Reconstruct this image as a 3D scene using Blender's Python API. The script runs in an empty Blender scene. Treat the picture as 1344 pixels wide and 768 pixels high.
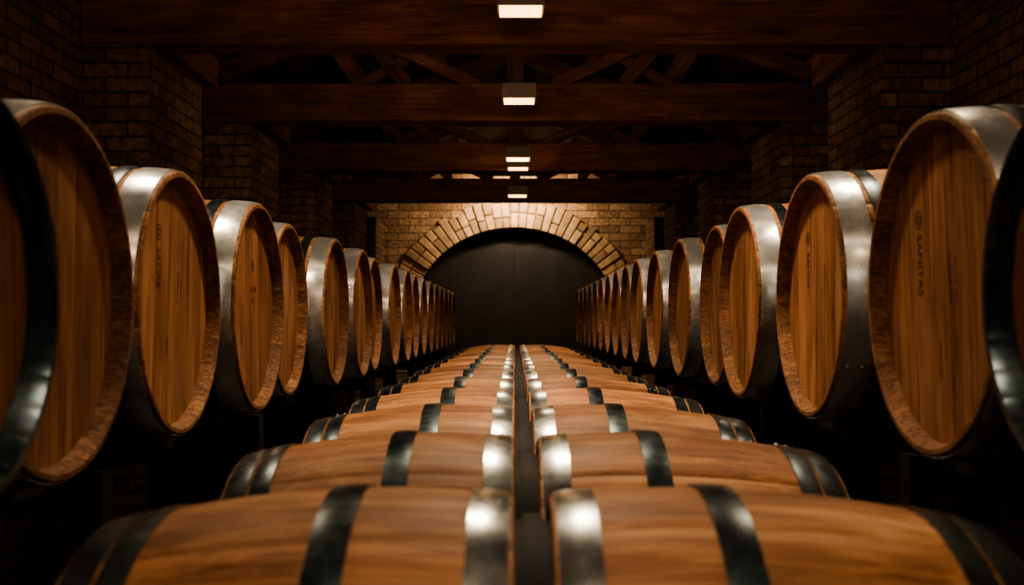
import bpy, math, random
from mathutils import Vector, Matrix
random.seed(7)
S=bpy.context.scene
C=S.collection
CAMZ=1.30
F=1385.0
try:
    S.view_settings.view_transform='AgX'; S.view_settings.look='AgX - Medium High Contrast'
except Exception: pass

# ---------------------------------------------------------------- materials
def newmat(name):
    m=bpy.data.materials.new(name); m.use_nodes=True
    nt=m.node_tree; b=nt.nodes.get('Principled BSDF')
    return m,nt,b
def N(nt,t,**k):
    n=nt.nodes.new(t)
    for a,v in k.items(): setattr(n,a,v)
    return n
def ramp(nt,stops):
    r=N(nt,'ShaderNodeValToRGB')
    e=r.color_ramp.elements
    e[0].position,e[0].color=stops[0][0],(*stops[0][1],1)
    e[1].position,e[1].color=stops[-1][0],(*stops[-1][1],1)
    for p,c in stops[1:-1]:
        x=e.new(p); x.color=(*c,1)
    return r
def wood(name,scale,dark,mid,light,rough=0.5,attr=True,bump=0.25,coat=0.0,blotch=0.5,lo=.36,hi=.62,spec=.3,bl=3.2):
    m,nt,b=newmat(name); L=nt.links.new
    tc=N(nt,'ShaderNodeTexCoord'); oi=N(nt,'ShaderNodeObjectInfo')
    at=N(nt,'ShaderNodeAttribute',attribute_name='pv')
    add=N(nt,'ShaderNodeMath',operation='MULTIPLY_ADD'); L(oi.outputs['Random'],add.inputs[0]); add.inputs[1].default_value=37.0
    mul=N(nt,'ShaderNodeMath',operation='MULTIPLY'); L(at.outputs['Fac'],mul.inputs[0]); mul.inputs[1].default_value=19.0
    L(mul.outputs[0],add.inputs[2])
    mp=N(nt,'ShaderNodeMapping'); L(tc.outputs['Object'],mp.inputs['Vector']); mp.inputs['Scale'].default_value=scale
    va=N(nt,'ShaderNodeVectorMath',operation='ADD'); L(mp.outputs[0],va.inputs[0]); L(add.outputs[0],va.inputs[1])
    n1=N(nt,'ShaderNodeTexNoise'); n1.inputs['Scale'].default_value=1.0; n1.inputs['Detail'].default_value=8; n1.inputs['Roughness'].default_value=0.70; n1.inputs['Distortion'].default_value=1.3
    L(va.outputs[0],n1.inputs['Vector'])
    mp2=N(nt,'ShaderNodeMapping'); L(tc.outputs['Object'],mp2.inputs['Vector'])
    mp2.inputs['Scale'].default_value=tuple(bl if s<15 else bl*2.8 for s in scale)
    va2=N(nt,'ShaderNodeVectorMath',operation='ADD'); L(mp2.outputs[0],va2.inputs[0]); L(add.outputs[0],va2.inputs[1])
    n2=N(nt,'ShaderNodeTexNoise'); n2.inputs['Scale'].default_value=1.0; n2.inputs['Detail'].default_value=3
    L(va2.outputs[0],n2.inputs['Vector'])
    mx=N(nt,'ShaderNodeMix',data_type='FLOAT'); mx.inputs[0].default_value=blotch
    L(n1.outputs['Fac'],mx.inputs[2]); L(n2.outputs['Fac'],mx.inputs[3])
    r=ramp(nt,[(lo,dark),((lo+hi)/2,mid),(hi,light)]); L(mx.outputs[0],r.inputs['Fac'])
    hsv=N(nt,'ShaderNodeHueSaturation'); L(r.outputs['Color'],hsv.inputs['Color'])
    m1=N(nt,'ShaderNodeMath',operation='MULTIPLY_ADD'); L(at.outputs['Fac'],m1.inputs[0]); m1.inputs[1].default_value=0.50; m1.inputs[2].default_value=0.74
    m2=N(nt,'ShaderNodeMath',operation='MULTIPLY_ADD'); L(oi.outputs['Random'],m2.inputs[0]); m2.inputs[1].default_value=0.30; m2.inputs[2].default_value=0.84
    m3=N(nt,'ShaderNodeMath',operation='MULTIPLY'); L(m1.outputs[0],m3.inputs[0]); L(m2.outputs[0],m3.inputs[1])
    L(m3.outputs[0],hsv.inputs['Value'])
    L(hsv.outputs['Color'],b.inputs['Base Color'])
    b.inputs['Roughness'].default_value=rough
    b.inputs['Specular IOR Level'].default_value=spec
    b.inputs['Coat Weight'].default_value=coat
    b.inputs['Coat Roughness'].default_value=0.35
    bp=N(nt,'ShaderNodeBump'); bp.inputs['Strength'].default_value=bump; bp.inputs['Distance'].default_value=0.004
    L(n1.outputs['Fac'],bp.inputs['Height']); L(bp.outputs[0],b.inputs['Normal'])
    return m
M_STAVE=wood('oak_stave',(2.8,46,46),(0.115,0.045,0.019),(0.28,0.131,0.060),(0.48,0.275,0.140),0.5,blotch=0.42,lo=.37,hi=.62,spec=.22)
M_HEAD=wood('oak_head',(52,52,2.2),(0.095,0.040,0.019),(0.255,0.120,0.060),(0.40,0.218,0.114),0.55,blotch=0.36,lo=.37,hi=.62)
M_CHIME=wood('oak_chime',(30,90,90),(0.075,0.034,0.017),(0.17,0.081,0.040),(0.32,0.18,0.095),0.7,bump=0.4,blotch=0.12)
M_BEAM=wood('beam_timber',(1.6,30,30),(0.07,0.030,0.015),(0.17,0.070,0.034),(0.30,0.138,0.070),0.65,bump=0.6,blotch=0.4)
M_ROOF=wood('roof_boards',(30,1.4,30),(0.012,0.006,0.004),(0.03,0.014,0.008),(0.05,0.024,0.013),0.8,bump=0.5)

def metal(name,c1,c2,rough,metallic=1.0,spread=.085,spec=.5):
    m,nt,b=newmat(name); L=nt.links.new
    tc=N(nt,'ShaderNodeTexCoord'); oi=N(nt,'ShaderNodeObjectInfo')
    mu=N(nt,'ShaderNodeMath',operation='MULTIPLY'); L(oi.outputs['Random'],mu.inputs[0]); mu.inputs[1].default_value=31
    va=N(nt,'ShaderNodeVectorMath',operation='ADD'); L(tc.outputs['Object'],va.inputs[0]); L(mu.outputs[0],va.inputs[1])
    n=N(nt,'ShaderNodeTexNoise'); n.inputs['Scale'].default_value=14; n.inputs['Detail'].default_value=6; n.inputs['Roughness'].default_value=.65
    L(va.outputs[0],n.inputs['Vector'])
    r=ramp(nt,[(0.32,c1),(0.68,c2)]); L(n.outputs['Fac'],r.inputs['Fac']); L(r.outputs['Color'],b.inputs['Base Color'])
    b.inputs['Metallic'].default_value=metallic
    b.inputs['Specular IOR Level'].default_value=spec
    mr=N(nt,'ShaderNodeMapRange'); L(n.outputs['Fac'],mr.inputs['Value']); mr.inputs['From Min'].default_value=.3; mr.inputs['From Max'].default_value=.7
    mr.inputs['To Min'].default_value=rough-spread; mr.inputs['To Max'].default_value=rough+spread
    L(mr.outputs[0],b.inputs['Roughness'])
    bp=N(nt,'ShaderNodeBump'); bp.inputs['Strength'].default_value=.10; bp.inputs['Distance'].default_value=.003
    L(n.outputs['Fac'],bp.inputs['Height']); L(bp.outputs[0],b.inputs['Normal'])
    return m
M_ZINC=metal('galvanised_hoop_steel',(0.60,0.67,0.72),(0.86,0.93,0.98),0.24,.78,.06)
M_ZINC_C=metal('polished_hoop_steel',(0.27,0.31,0.33),(0.47,0.52,0.54),0.23,.95,.05)
M_DARKHOOP=metal('blued_hoop_steel',(0.036,0.056,0.070),(0.078,0.112,0.135),0.28,0.85)
M_RACK=metal('black_rack_steel',(0.008,0.008,0.009),(0.016,0.016,0.017),0.6,0.2)
M_RING=metal('black_rubber_spacer',(0.004,0.005,0.007),(0.010,0.012,0.015),0.65,0.0,.05,.2)
M_HOUS=metal('lamp_housing_metal',(0.12,0.095,0.07),(0.18,0.145,0.11),0.5,0.3)
m,nt,b=newmat('stamp_ink'); b.inputs['Base Color'].default_value=(0.035,0.015,0.008,1); b.inputs['Roughness'].default_value=.8; M_INK=m
m,nt,b=newmat('lamp_diffuser'); b.inputs['Base Color'].default_value=(1,.8,.5,1)
b.inputs['Emission Color'].default_value=(1,0.52,0.17,1); b.inputs['Emission Strength'].default_value=6; M_GLOW=m

def brick(name,plane,c1,c2,mortar,bw=.26,rh=.085):
    m,nt,b=newmat(name); L=nt.links.new
    tc=N(nt,'ShaderNodeTexCoord'); sp=N(nt,'ShaderNodeSeparateXYZ'); L(tc.outputs['Object'],sp.inputs[0])
    cb=N(nt,'ShaderNodeCombineXYZ'); L(sp.outputs[plane],cb.inputs[0]); L(sp.outputs['Z'],cb.inputs[1])
    nz=N(nt,'ShaderNodeTexNoise'); nz.inputs['Scale'].default_value=7; nz.inputs['Detail'].default_value=3; L(tc.outputs['Object'],nz.inputs['Vector'])
    sc=N(nt,'ShaderNodeVectorMath',operation='SCALE'); L(nz.outputs['Color'],sc.inputs[0]); sc.inputs['Scale'].default_value=.022
    va=N(nt,'ShaderNodeVectorMath',operation='ADD'); L(cb.outputs[0],va.inputs[0]); L(sc.outputs[0],va.inputs[1])
    bt=N(nt,'ShaderNodeTexBrick'); L(va.outputs[0],bt.inputs['Vector'])
    bt.inputs['Scale'].default_value=1; bt.inputs['Brick Width'].default_value=bw; bt.inputs['Row Height'].default_value=rh
    bt.inputs['Mortar Size'].default_value=.008; bt.inputs['Mortar Smooth'].default_value=.4
    bt.inputs['Color1'].default_value=(*c1,1); bt.inputs['Color2'].default_value=(*c2,1); bt.inputs['Mortar'].default_value=(*mortar,1)
    n2=N(nt,'ShaderNodeTexNoise'); n2.inputs['Scale'].default_value=22; n2.inputs['Detail'].default_value=8; L(tc.outputs['Object'],n2.inputs['Vector'])
    mr=N(nt,'ShaderNodeMapRange'); L(n2.outputs['Fac'],mr.inputs['Value']); mr.inputs['From Min'].default_value=.3; mr.inputs['From Max'].default_value=.7; mr.inputs['To Min'].default_value=.5; mr.inputs['To Max'].default_value=1.35
    vm=N(nt,'ShaderNodeVectorMath',operation='SCALE'); L(bt.outputs['Color'],vm.inputs[0]); L(mr.outputs[0],vm.inputs['Scale'])
    L(vm.outputs[0],b.inputs['Base Color']); b.inputs['Roughness'].default_value=.88
    iv=N(nt,'ShaderNodeMath',operation='MULTIPLY_ADD'); L(bt.outputs['Fac'],iv.inputs[0]); iv.inputs[1].default_value=-1.0
    L(n2.outputs['Fac'],iv.inputs[2])
    bp=N(nt,'ShaderNodeBump'); bp.inputs['Strength'].default_value=.9; bp.inputs['Distance'].default_value=.012
    L(iv.outputs[0],bp.inputs['Height']); L(bp.outputs[0],b.inputs['Normal'])
    return m
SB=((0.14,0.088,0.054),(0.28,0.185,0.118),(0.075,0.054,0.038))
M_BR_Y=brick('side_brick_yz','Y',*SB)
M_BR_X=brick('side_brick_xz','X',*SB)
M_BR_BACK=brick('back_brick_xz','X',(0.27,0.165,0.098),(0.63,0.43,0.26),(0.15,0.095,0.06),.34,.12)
def stone(name,c1,c2,sc=6,rough=.85,bump=.5):
    m,nt,b=newmat(name); L=nt.links.new
    tc=N(nt,'ShaderNodeTexCoord'); at=N(nt,'ShaderNodeAttribute',attribute_name='pv')
    n=N(nt,'ShaderNodeTexNoise'); n.inputs['Scale'].default_value=sc; n.inputs['Detail'].default_value=9; n.inputs['Roughness'].default_value=.6
    L(tc.outputs['Object'],n.inputs['Vector'])
    r=ramp(nt,[(0.3,c1),(0.7,c2)]); L(n.outputs['Fac'],r.inputs['Fac'])
    mm=N(nt,'ShaderNodeMath',operation='MULTIPLY_ADD'); L(at.outputs['Fac'],mm.inputs[0]); mm.inputs[1].default_value=.65; mm.inputs[2].default_value=.62
    vm=N(nt,'ShaderNodeVectorMath',operation='SCALE'); L(r.outputs['Color'],vm.inputs[0]); L(mm.outputs[0],vm.inputs['Scale'])
    L(vm.outputs[0],b.inputs['Base Color']); b.inputs['Roughness'].default_value=rough
    bp=N(nt,'ShaderNodeBump'); bp.inputs['Strength'].default_value=bump; bp.inputs['Distance'].default_value=.01
    L(n.outputs['Fac'],bp.inputs['Height']); L(bp.outputs[0],b.inputs['Normal'])
    return m
M_VOUS=stone('arch_stone',(0.36,0.235,0.138),(0.70,0.51,0.32))
M_MORT=stone('mortar',(0.10,0.065,0.04),(0.16,0.11,0.07))
M_FLOOR=stone('floor_stone',(0.010,0.008,0.007),(0.022,0.018,0.015),3,.7,.2)
M_DOOR=stone('charcoal_door_paint',(0.016,0.016,0.017),(0.030,0.030,0.031),2.2,.5,.08)
M_DOORTRIM=metal('door_iron',(0.006,0.006,0.007),(0.014,0.014,0.014),.5,.5)

# ---------------------------------------------------------------- mesh builder
class MB:
    def __init__(s): s.v=[];s.f=[];s.m=[];s.a=[];s.mats=[]
    def mi(s,mat):
        if mat not in s.mats: s.mats.append(mat)
        return s.mats.index(mat)
    def face(s,idx,mat,a=0.5): s.f.append(tuple(idx)); s.m.append(s.mi(mat)); s.a.append(a)
    def quad(s,p,mat,a=0.5):
        n=len(s.v); s.v+= [tuple(q) for q in p]; s.face(range(n,n+len(p)),mat,a)
    def box(s,x0,x1,y0,y1,z0,z1,mat,a=0.5,matx=None):
        n=len(s.v)
        s.v+=[(x,y,z) for x in (x0,x1) for y in (y0,y1) for z in (z0,z1)]
        for q,ax in (((0,1,3,2),0),((4,6,7,5),0),((0,4,5,1),1),((2,3,7,6),1),((0,2,6,4),2),((1,5,7,3),2)):
            s.face([n+i for i in q],(matx if (matx and ax==0) else mat),a)
    def grid(s,rings,mat,avals=None,closed=True):
        n=len(s.v); k=len(rings[0])
        for r in rings: s.v+=r
        for i in range(len(rings)-1):
            for j in range(k if closed else k-1):
                j2=(j+1)%k
                s.face((n+i*k+j,n+i*k+j2,n+(i+1)*k+j2,n+(i+1)*k+j),mat,avals[j] if avals else .5)
    def mesh(s,name,smooth=False):
        me=bpy.data.meshes.new(name); me.from_pydata(s.v,[],s.f)
        for m in s.mats: me.materials.append(m)
        me.polygons.foreach_set('material_index',s.m)
        at=me.attributes.new('pv','FLOAT','FACE'); at.data.foreach_set('value',s.a)
        if smooth:
            me.polygons.foreach_set('use_smooth',[True]*len(s.f))
            try: me.set_sharp_from_angle(angle=math.radians(38))
            except Exception: pass
        me.update(); return me
def obj(name,me,loc=(0,0,0),rot=(0,0,0),parent=None):
    o=bpy.data.objects.new(name,me); C.objects.link(o); o.location=loc; o.rotation_euler=rot
    if parent: o.parent=parent
    return o
def empty(name,loc=(0,0,0)):
    o=bpy.data.objects.new(name,None); C.objects.link(o); o.location=loc; return o

def text_polys(txt,size):
    cu=bpy.data.curves.new('t','FONT'); cu.body=txt; cu.size=size; cu.align_x='CENTER'; cu.align_y='CENTER'; cu.resolution_u=3
    o=bpy.data.objects.new('t',cu); C.objects.link(o)
    dg=bpy.context.evaluated_depsgraph_get(); me=o.evaluated_get(dg).to_mesh()
    vs=[tuple(v.co) for v in me.vertices]; fs=[tuple(p.vertices) for p in me.polygons]
    o.evaluated_get(dg).to_mesh_clear()
    bpy.data.objects.remove(o); bpy.data.curves.remove(cu)
    return vs,fs

def barrel_mesh(name,L,prof,hoops,nst=30,seed=0,stamp=None,rim=None):
    rnd=random.Random(seed); B=MB()
    w=[rnd.uniform(.8,1.25) for _ in range(nst)]; t=sum(w); ang=[];av=[];gr=[]
    a0=0
    for i in range(nst):
        da=w[i]/t*2*math.pi; val=rnd.random()
        for k,fr in enumerate((0,.05,.35,.65,.95)):
            ang.append(a0+da*fr); av.append(val); gr.append(k==0)
        a0+=da
    def ring(x,r,groove=.0011):
        return [(x,(r-(groove if g else 0))*math.cos(a),(r-(groove if g else 0))*math.sin(a)) for a,g in zip(ang,gr)]
    nx=22
    xs=[-L*i/nx for i in range(nx+1)]
    B.grid([ring(x,prof(-x/L)) for x in xs],M_STAVE,av)
    r0=prof(0);r1=prof(1)
    mm=rim or M_CHIME
    for s,rr,x0 in ((-1,r0,0),(1,r1,-L)):
        rings=[ring(x0,rr),ring(x0-s*.0025,rr-.003,.001),ring(x0-s*.0025,rr-.012,.001),ring(x0+s*.016,rr-.020,.0),ring(x0+s*.038,rr-.022,.0)]
        if s==-1:
            B.grid([list(r) for r in rings],mm,av)
        else:
            B.grid([list(r) for r in rings][::-1],mm,av)
        R=rr-.0215; hx=x0+s*.030
        y=-R
        while y<R-.001:
            wd=rnd.uniform(.06,.095); y1=min(R,y+wd)
            if R-y1<.03: y1=R
            val=rnd.random()
            cols=[y,y+.0013]+[y+(y1-y)*q for q in (.25,.5,.75)]+[y1-.0013,y1]
            for i in range(len(cols)-1):
                ya,yb=cols[i],cols[i+1]
                za=math.sqrt(max(0,R*R-ya*ya)); zb=math.sqrt(max(0,R*R-yb*yb))
                xa=hx+s*(.0022 if i==0 else 0); xb=hx+s*(.0022 if i==len(cols)-2 else 0)
                n=len(B.v); B.v+=[(xa,ya,-za),(xb,yb,-zb),(xb,yb,zb),(xa,ya,za)]
                B.face((n,n+1,n+2,n+3) if s==-1 else (n+3,n+2,n+1,n),M_HEAD,val)
            y=y1
    k=96
    for (t0,t1,mt) in hoops:
        pts=[]
        n_=6
        pts.append((t0,prof(t0/L)-.001))
        for i in range(n_+1):
            tt=t0+(t1-t0)*i/n_; crown=.0034+.0010*math.sin(math.pi*i/n_)
            pts.append((tt,prof(tt/L)+crown))
        pts.append((t1,prof(t1/L)-.001))
        B.grid([[(-tt,r*math.cos(2*math.pi*j/k),r*math.sin(2*math.pi*j/k)) for j in range(k)] for tt,r in pts],mt)
        ra=rnd.uniform(0,6.28)
        for q in (-.25,.25):
            tt=(t0+t1)/2+q*(t1-t0); r=prof(tt/L)+.004
            c=Vector((-tt,r*math.cos(ra),r*math.sin(ra))); nn=Vector((0,math.cos(ra),math.sin(ra))); tv=Vector((0,-math.sin(ra),math.cos(ra)))
            rr1=[tuple(c+.005*(math.cos(p)*Vector((1,0,0))+math.sin(p)*tv)) for p in [i*math.pi/4 for i in range(8)]]
            rr2=[tuple(c+nn*.002+.0025*(math.cos(p)*Vector((1,0,0))+math.sin(p)*tv)) for p in [i*math.pi/4 for i in range(8)]]
            B.grid([rr1,rr2],mt); n=len(B.v); B.face(range(n-8,n),mt)
    if stamp:
        hx=-.0292
        def put(txt,size,cy,cz,vert):
            vs,fs=text_polys(txt,size); n=len(B.v)
            for (u,v,_) in vs:
                B.v.append((hx,cy+v,cz-u) if vert else (hx,cy+u,cz+v))
            for f in fs: B.face([n+i for i in f],M_INK)
        cy,cz=stamp['logo']
        for ra,rb in ((.015,.0175),(.006,.009)):
            kk=28
            B.grid([[(hx,cy+r*math.cos(2*math.pi*j/kk),cz+r*math.sin(2*math.pi*j/kk)) for j in range(kk)] for r in (rb,ra)],M_INK)
        for t_ in stamp['text']: put(*t_)
    return B.mesh(name,smooth=True)

RB,RH=.3185,.298
def prof_side(t): return RH+(RB-RH)*(1-(2*t-1)**2)
def prof_small(t): return .235+.018*(1-(2*t-1)**2)
def prof_ctr(t):
    p=.30
    return .300-.010*((p-t)/p)**2 if t<p else .300-.040*((t-p)/(1-p))**2
SL=.88
hs=[(.006,.070,M_ZINC),(.084,.118,M_DARKHOOP),(.25,.28,M_DARKHOOP),(.60,.63,M_DARKHOOP),(.762,.796,M_DARKHOOP),(.810,.874,M_ZINC)]
ST1={'logo':(-.10,.135),'text':[('SANITAS',.030,-.10,.05,True),('CHENE FIN',.018,.03,.01,True),('No 1274  225 L',.013,.055,.0,True),('TOASTED',.016,-.02,-.13,True)]}
ST2={'logo':(-.09,.15),'text':[('SALVIA',.030,-.09,.07,True),('RESERVA 12',.014,.05,.04,True),('LOT 31',.014,.07,.04,True),('OAK',.020,-.02,-.10,True)]}
ST3={'logo':(.03,.12),'text':[('LOT 48',.022,.03,.05,False),('225 L',.015,.03,.02,False)]}
side=[barrel_mesh('side_barrel_a',SL,prof_side,hs,30,1,ST1),
      barrel_mesh('side_barrel_b',SL,prof_side,hs,28,2,ST2),
      barrel_mesh('side_barrel_c',SL,prof_side,hs,32,3,ST3),
      barrel_mesh('side_barrel_d',SL,prof_side,hs,30,4,None)]
near=barrel_mesh('near_barrel',.8,prof_small,[(.000,.022,M_DARKHOOP),(.030,.05,M_DARKHOOP),(.075,.11,M_ZINC),(.25,.28,M_DARKHOOP),(.52,.55,M_DARKHOOP),(.69,.725,M_DARKHOOP),(.75,.796,M_ZINC)],28,9,None,M_DARKHOOP)
LC=.462; LR=.488
def ch(L): return [(.003,.047,M_ZINC_C),(.165,.205,M_DARKHOOP),(L-.078,L-.045,M_DARKHOOP),(L-.040,L-.004,M_DARKHOOP)]
ctrL=[barrel_mesh('centre_barrel_l%d'%i,LC,prof_ctr,ch(LC),26,20+i) for i in range(3)]
ctrR=[barrel_mesh('centre_barrel_r%d'%i,LR,prof_ctr,ch(LR),26,30+i) for i in range(3)]

def wb(me,x,y,z,rx,rz):
    return obj('wine_barrel',me,(x,y,z),(rx,0,rz))
ZL=CAMZ+.045; ZR=CAMZ+.066
leftrow=[(1.69,.72,0),(2.41,.757,1),(3.05,.735,2),(3.69,.785,3),(4.33,.73,0),(4.97,.712,3),(5.62,.745,1),(6.26,.71,3),(6.90,.70,2),(7.54,.71,3),(8.18,.705,1),(8.82,.70,0),(9.46,.70,3),(10.10,.70,2),(10.74,.70,3),(11.38,.70,0),(12.02,.70,1)]
rightrow=[(1.85,.72,0),(2.61,.721,1),(3.33,.702,3),(3.98,.75,3),(4.62,.715,3),(5.40,.71,2),(6.06,.695,3),(6.70,.70,1),(7.34,.70,3),(7.98,.70,0),(8.62,.70,3),(9.26,.70,2),(9.90,.70,3),(10.54,.70,1),(11.18,.70,3),(11.82,.70,2)]
for i,(y,a,k) in enumerate(leftrow):
    wb(side[3] if i==0 else side[k],-a,y,ZL,random.uniform(-.10,.10) ,0)
for y,a,k in rightrow:
    wb(side[k],a,y,ZR,random.uniform(-.10,.10) if k!=3 else random.uniform(-.3,.3),math.pi)
wb(near,-.577,1.10,CAMZ+.03,.05,0)
wb(near,.636,1.20,CAMZ+.045,.1,math.pi)
ZC=CAMZ-.49
ys=[.58+.62*k for k in range(15)]
for i,y in enumerate(ys):
    wb(ctrL[i%3],-.003,y,ZC,random.uniform(0,6.28),0)
    wb(ctrR[(i+1)%3],.041,y,ZC,random.uniform(0,6.28),math.pi)
B=MB(); k=64
for y in ys:
    for (xa,xb,r) in ((-.0045,.0425,.262),(.008,.030,.270)):
        rg=[[(x,y+rr*math.cos(2*math.pi*j/k),ZC+rr*math.sin(2*math.pi*j/k)) for j in range(k)] for x,rr in ((xb,.15),(xb,r),(xa,r),(xa,.15))]
        B.grid(rg,M_RING)
    B.box(.001,.037,y+.31-.05,y+.31+.05,ZC-.02,ZC+.16,M_RING)
obj('barrel_spacer_rings',B.mesh('barrel_spacer_rings',True))

# racks --------------------------------------------------------------------
def rack(name,xs,y0,y1,zc,barrel_ys,xo0,xo1,lower):
    B=MB()
    for x,r in xs:
        B.box(x-.025,x+.025,y0,y1,zc-r-.055,zc-r-.012,M_RACK)
        for yb in barrel_ys:
            for s in (-1,1):
                yy=yb+s*.14; rr=r+.002; zt=zc-math.sqrt(rr*rr-.14*.14)
                n=len(B.v)
                for xx in (x-.02,x+.02):
                    B.v+=[(xx,yy-s*.05,zc-r-.013),(xx,yy+s*.05,zc-r-.013),(xx,yy+s*.05,zc-math.sqrt(rr*rr-.19*.19)-.002),(xx,yy,zt-.002)]
                for q in ((0,1,2,3),(4,5,6,7),(0,1,5,4),(1,2,6,5),(2,3,7,6),(3,0,4,7)): B.face([n+i for i in q],M_RACK)
    y=y0+.03
    while y<y1:
        for xx in (xo0,xo1):
            B.box(xx-.025,xx+.025,y-.03,y+.03,0,zc-.34,M_RACK)
        B.box(xo0,xo1,y-.03,y+.03,zc-.42,zc-.36,M_RACK)
        B.box(xo0,xo1,y-.02,y+.02,.1,.15,M_RACK)
        y+=1.28
    for zz in lower:
        for xx in (xo0,xo1): B.box(xx-.02,xx+.02,y0,y1,zz,zz+.05,M_RACK)
    return obj(name,B.mesh(name))
rack('steel_barrel_rack',[(-.90,.308),(-1.40,.310)],.8,12.4,ZL,[q[0] for q in leftrow],-1.52,-.84,[.15,.45,.75])
rack('steel_barrel_rack',[(.90,.308),(1.40,.310)],.9,12.2,ZR,[q[0] for q in rightrow],.84,1.52,[.15,.45,.75])
rack('steel_barrel_rack',[(-.34,.291),(-.09,.302),(.13,.302),(.38,.291)],.26,9.65,ZC,ys,-.42,.46,[.15,.3])

# room ---------------------------------------------------------------------
WX=2.5; PX=2.1; Y0=-3.0; YB=17.0; WH=CAMZ+2.05; RZ=CAMZ+3.0
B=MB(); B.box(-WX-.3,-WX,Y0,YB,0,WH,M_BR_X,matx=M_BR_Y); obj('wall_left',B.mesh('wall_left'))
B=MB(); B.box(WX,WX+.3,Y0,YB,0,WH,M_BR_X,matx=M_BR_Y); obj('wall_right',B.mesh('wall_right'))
B=MB(); B.box(-WX,WX,Y0-.3,Y0,0,RZ+.2,M_BR_X); obj('wall_front',B.mesh('wall_front'))
B=MB(); B.box(-WX-.3,WX+.3,Y0-.3,YB+.6,-.1,0,M_FLOOR); obj('floor',B.mesh('floor'))
AR=1.546; AO=1.94; AZ=CAMZ; AX=-.01; EX=1.09     # slightly flattened (elliptical) arch
AW=AR*EX
B=MB(); TOP=RZ+.2
na=48
pts=[(AX-AW*math.cos(math.pi*i/na),AZ+AR*math.sin(math.pi*i/na)) for i in range(na+1)]
def bw(x0,z0,x1,z1,x2,z2,x3,z3): B.quad([(x0,YB,z0),(x1,YB,z1),(x2,YB,z2),(x3,YB,z3)],M_BR_BACK)
bw(-WX,0,AX-AW,0,AX-AW,TOP,-WX,TOP); bw(AX+AW,0,WX,0,WX,TOP,AX+AW,TOP)
for i in range(na):
    (xa,za),(xb,zb)=pts[i],pts[i+1]
    bw(xa,za,xb,zb,xb,TOP,xa,TOP)
rev=[(AX-AW,0)]+pts+[(AX+AW,0)]
for i in range(len(rev)-1):
    (xa,za),(xb,zb)=rev[i],rev[i+1]
    B.quad([(xa,YB,za),(xa,YB+.3,za),(xb,YB+.3,zb),(xb,YB,zb)],M_MORT)
B.box(-WX-.3,WX+.3,YB+.45,YB+.6,0,TOP,M_MORT)
obj('wall_back',B.mesh('wall_back'))
B=MB(); nv=43; rnd=random.Random(5)
for i in range(nv):
    a0=math.pi*i/nv+.005; a1=math.pi*(i+1)/nv-.005; dd=rnd.uniform(.03,.07); ro=AO+rnd.uniform(-.04,.06)
    cut=rnd.choice((None,None,.22,.15))
    segs=[(AR-.01,ro)] if cut is None else [(AR-.01,AR+cut),(AR+cut+.014,ro)]
    for (r_a,r_b) in segs:
        pv=rnd.random()
        n=len(B.v)
        for yy in (YB-dd,YB+.05):
            for a,r in ((a0,r_a),(a1,r_a),(a1,r_b),(a0,r_b)):
                B.v.append((AX+(r+AR*(EX-1))*math.cos(a),yy,AZ+r*math.sin(a)))
        for q in ((0,1,2,3),(4,7,6,5),(0,4,5,1),(1,5,6,2),(2,6,7,3),(3,7,4,0)): B.face([n+j for j in q],M_VOUS,pv)
z=0
while z<AZ-.12:
    for s in (-1,1):
        xa=AX+s*(AW-.01); xb=AX+s*(AW+rnd.choice((.26,.38)))
        B.box(min(xa,xb),max(xa,xb),YB-.04,YB+.05,z+.006,z+.155,M_VOUS,rnd.random())
    z+=.162
o=obj('trim_arch',B.mesh('trim_arch'))
bv=o.modifiers.new('b','BEVEL'); bv.width=.014; bv.segments=2
door=empty('door_1',(AX,YB+.22,0))
for s in (-1,1):
    B=MB(); R=AR-.03; W_=AW-.03; zc=AZ; n_=24
    prof=[(0.002*s,0.0)]+[(s*W_,0.0)]+[(s*W_*math.cos(math.pi/2*i/n_) if i<n_ else .002*s,zc+R*math.sin(math.pi/2*i/n_)) for i in range(n_+1)]
    n=len(B.v)
    for yy in (0,.06): B.v+=[(x,yy,z) for x,z in prof]
    kk=len(prof); B.face(range(n,n+kk),M_DOOR,.45); B.face(range(n+kk,n+2*kk),M_DOOR)
    for j in range(kk): j2=(j+1)%kk; B.face((n+j,n+j2,n+kk+j2,n+kk+j),M_DOOR,.45)
    B.box(min(s*.02,s*(W_-.1)),max(s*.02,s*(W_-.1)),-.012,0,.5,.59,M_DOORTRIM)
    obj('leaf_left' if s<0 else 'leaf_right',B.mesh('leaf'),parent=door)
B=MB()
fr=[(-AW,0)]+[(-AW*math.cos(math.pi*i/48),AZ+AR*math.sin(math.pi*i/48)) for i in range(49)]+[(AW,0)]
fi=[(-(AW-.04),0)]+[(-(AW-.04)*math.cos(math.pi*i/48),AZ+(AR-.04)*math.sin(math.pi*i/48)) for i in range(49)]+[(AW-.04,0)]
for i in range(len(fr)-1):
    a,b_,c,d=fr[i],fr[i+1],fi[i+1],fi[i]
    B.quad([(a[0],-.06,a[1]),(b_[0],-.06,b_[1]),(c[0],-.06,c[1]),(d[0],-.06,d[1])],M_DOORTRIM)
    B.quad([(d[0],-.06,d[1]),(c[0],-.06,c[1]),(c[0],0,c[1]),(d[0],0,d[1])],M_DOORTRIM)
B.box(-.05,.05,-.05,.0,AZ+AR-.12,AZ+AR-.02,M_DOORTRIM)
obj('frame',B.mesh('frame'),parent=door)
pf=[3.1,6.05,8.35,11.1,13.85,15.90]
for y in pf:
    for s in (-1,1):
        B=MB(); xa,xb=sorted((s*PX,s*(WX-.001)))
        zt=CAMZ+1.598
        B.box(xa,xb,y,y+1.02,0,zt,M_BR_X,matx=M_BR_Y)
        obj('brick_pilaster',B.mesh('brick_pilaster'))
B=MB()
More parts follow.
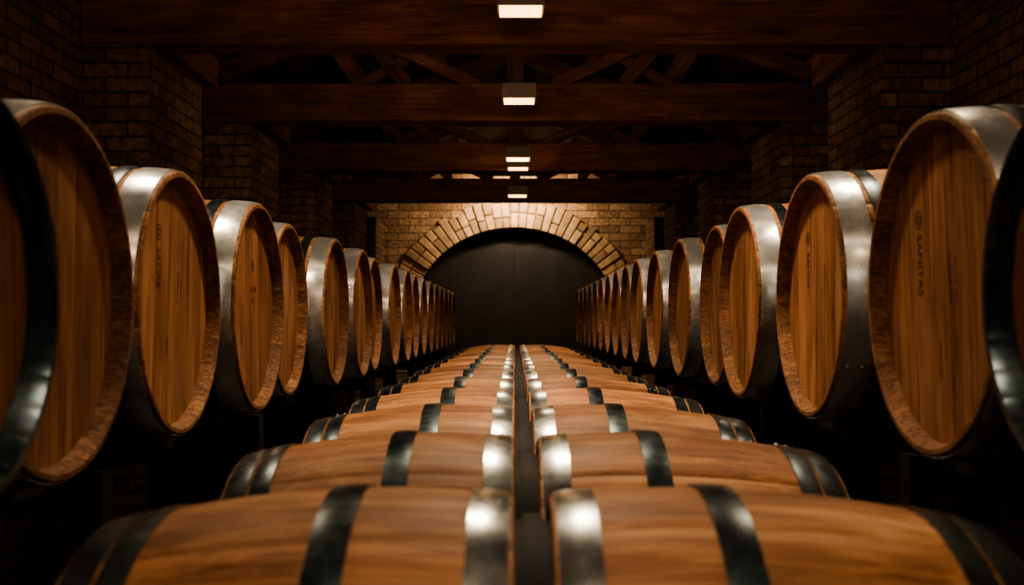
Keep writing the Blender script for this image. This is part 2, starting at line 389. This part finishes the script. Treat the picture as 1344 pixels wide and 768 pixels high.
for s in (-1,1):
    x0=s*(WX+.3); z0=WH-.05; nb=11
    for i in range(nb):
        f0,f1=i/nb,(i+1)/nb
        p=lambda f:(x0*(1-f),z0+(RZ-z0)*f)
        (xa,za),(xb,zb)=p(f0),p(f1)
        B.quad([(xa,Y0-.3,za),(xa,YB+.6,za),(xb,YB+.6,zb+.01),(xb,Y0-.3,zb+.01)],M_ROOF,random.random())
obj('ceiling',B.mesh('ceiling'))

def member(name,p0,p1,w,h,parent,mat=M_BEAM):
    p0=Vector(p0);p1=Vector(p1);d=p1-p0;L=d.length
    B=MB(); B.box(-L/2,L/2,-w/2,w/2,-h/2,h/2,mat,random.random())
    me=B.mesh(name); o=obj(name,me,parent=parent)
    x=d.normalized()
    up=Vector((0,0,1)) if abs(x.z)<.95 else Vector((0,1,0))
    yv=up.cross(x).normalized(); zv=x.cross(yv)
    M=Matrix((x,yv,zv)).transposed().to_4x4(); M.translation=(p0+p1)/2
    if parent: M=Matrix.Translation(-parent.location)@M
    o.matrix_local=M
    b=o.modifiers.new('b','BEVEL'); b.width=.012; b.segments=2
    return o
def area(name,loc,rot,sx,sy,e,col,parent,spread=math.pi):
    l=bpy.data.lights.new(name,'AREA'); l.shape='RECTANGLE'; l.size=sx; l.size_y=sy; l.energy=e; l.color=col; l.spread=spread
    o=bpy.data.objects.new(name,l); C.objects.link(o); o.parent=parent; o.location=loc; o.rotation_euler=rot
    return o
WARM=(1.0,.73,.47)
trusses=[.6,3.3,6.05,8.35,11.1,13.85]
for ti,y in enumerate(trusses):
    T=empty('roof_truss',(0,y+.12,0)); yc=y+.12
    zb=CAMZ+1.6
    member('tie_beam',(-WX+.005,yc,zb+.15),(WX-.005,yc,zb+.15),.24,.30,T)
    zr=RZ-.12
    for s in (-1,1):
        member('rafter',(s*2.42,yc,zb+.36),(0,yc,zr),.15,.15,T)
        member('strut_inner',(s*.30,yc,zb+.30),(s*1.25,yc,zb+.74),.10,.10,T)
        member('strut_outer',(s*.86,yc-.02,zb+.30),(s*1.30,yc-.02,zb+.80),.11,.11,T)
        member('strut_cross',(s*1.30,yc+.05,zb+.28),(s*.55,yc+.05,zb+.72),.09,.09,T)
        member('corbel_timber',(s*2.12,yc+.125,zb+.10),(s*2.12,yc+1.02,zb+.10),.20,.19,T)
    member('king_post',(0,yc,zb+.3),(0,yc,zr+.02),.14,.14,T)
    P=empty('truss_fill_light',(0,yc+.125,zb+.14)); B=MB()  # added fill strip, hidden behind the tie beam to brighten the next truss
    B.box(-1.5,1.5,.0,.04,-.03,.03,M_HOUS); obj('housing',B.mesh('housing'),parent=P)
    area('tube',(0,.046,0),(math.radians(90),0,0),2.9,.04,(7,10,9,7,5.5,.6)[ti],(1,.65,.40),P)  # housing and tube here belong to the added fill
R_=empty('roof_purlins',(0,0,0))
for s in (-1,1):
    for f in (.0,.36,.68):
        x=s*2.5*(1-f); z=WH-.05+(RZ-WH)*f-.0
        member('purlin',(x*.93,Y0,z-.02),(x*.93,YB,z-.02),.12,.14,R_)
member('ridge',(0,Y0,RZ-.08),(0,YB,RZ-.08),.12,.16,R_)

def lamp(x,y,z,e,w=.25,d=.20,h=.10,beam=None):
    P=empty('ceiling_lamp',(x,y,z)); B=MB(); t=.012  # name also covers the added side fill lamps
    B.box(-w/2,w/2,-d/2,-d/2+t,0,h,M_HOUS); B.box(-w/2,w/2,d/2-t,d/2,0,h,M_HOUS)
    B.box(-w/2,-w/2+t,-d/2+t,d/2-t,0,h,M_HOUS); B.box(w/2-t,w/2,-d/2+t,d/2-t,0,h,M_HOUS)
    B.box(-w/2,w/2,-d/2,d/2,h,h+.01,M_HOUS)
    if beam: B.box(-.02,.02,d/2,beam-y+.002,h*.45,h*.45+.025,M_HOUS)
    obj('housing',B.mesh('housing'),parent=P)
    B=MB(); B.box(-w/2+t,w/2-t,-d/2+t,d/2-t,-.012,.02,M_GLOW); obj('diffuser',B.mesh('diffuser'),parent=P)
    area('bulb',(0,0,-.016),(0,0,0),w-.04,d-.04,e,WARM,P,math.radians(128))
    return P
E=21
lamp(.03,.30,CAMZ+1.70,E*.6,beam=.6); lamp(.03,3.0,CAMZ+1.70,E*1.25,beam=3.3)
lamp(.03,5.62,CAMZ+1.665,E*1.05,beam=6.05); lamp(.03,7.92,CAMZ+1.67,E*.85,beam=8.35); lamp(.03,10.68,CAMZ+1.66,E*.85,beam=11.1)
lamp(.03,10.68,CAMZ+1.565,3,.22,.16,.05,beam=None)
lamp(.03,13.43,CAMZ+1.62,E*.5,beam=13.85)
for s in (-1,1):  # added out-of-view fill lamps, brighten side hoops, barrel tops and walls
    lamp(s*1.15,3.0,CAMZ+1.70,E*.42,beam=3.3); lamp(s*1.15,.30,CAMZ+1.70,E*.12,beam=.6)
P=empty('wall_washer_lamp',(0,16.2,CAMZ+2.25)); B=MB()
B.box(-.5,.5,-.06,.06,0,.08,M_HOUS); B.box(-.03,.03,-.03,.03,.08,.62,M_HOUS); obj('housing',B.mesh('housing'),parent=P)
area('tube',(0,.03,-.01),(math.radians(46),0,0),.9,.06,74,(1,.70,.42),P)

w=bpy.data.worlds.new('World'); S.world=w; w.use_nodes=True
w.node_tree.nodes['Background'].inputs[0].default_value=(.5,.4,.3,1); w.node_tree.nodes['Background'].inputs[1].default_value=.02
cam=bpy.data.cameras.new('camera'); co=bpy.data.objects.new('camera',cam); C.objects.link(co)
co.location=(0,0,CAMZ); co.rotation_euler=(math.pi/2,0,0)
cam.lens=F/1344*36; cam.sensor_width=36; cam.shift_y=40/1344; cam.shift_x=-4/1344; cam.clip_start=.05
cam.dof.use_dof=True; cam.dof.focus_distance=4.3; cam.dof.aperture_fstop=4.2
S.camera=co
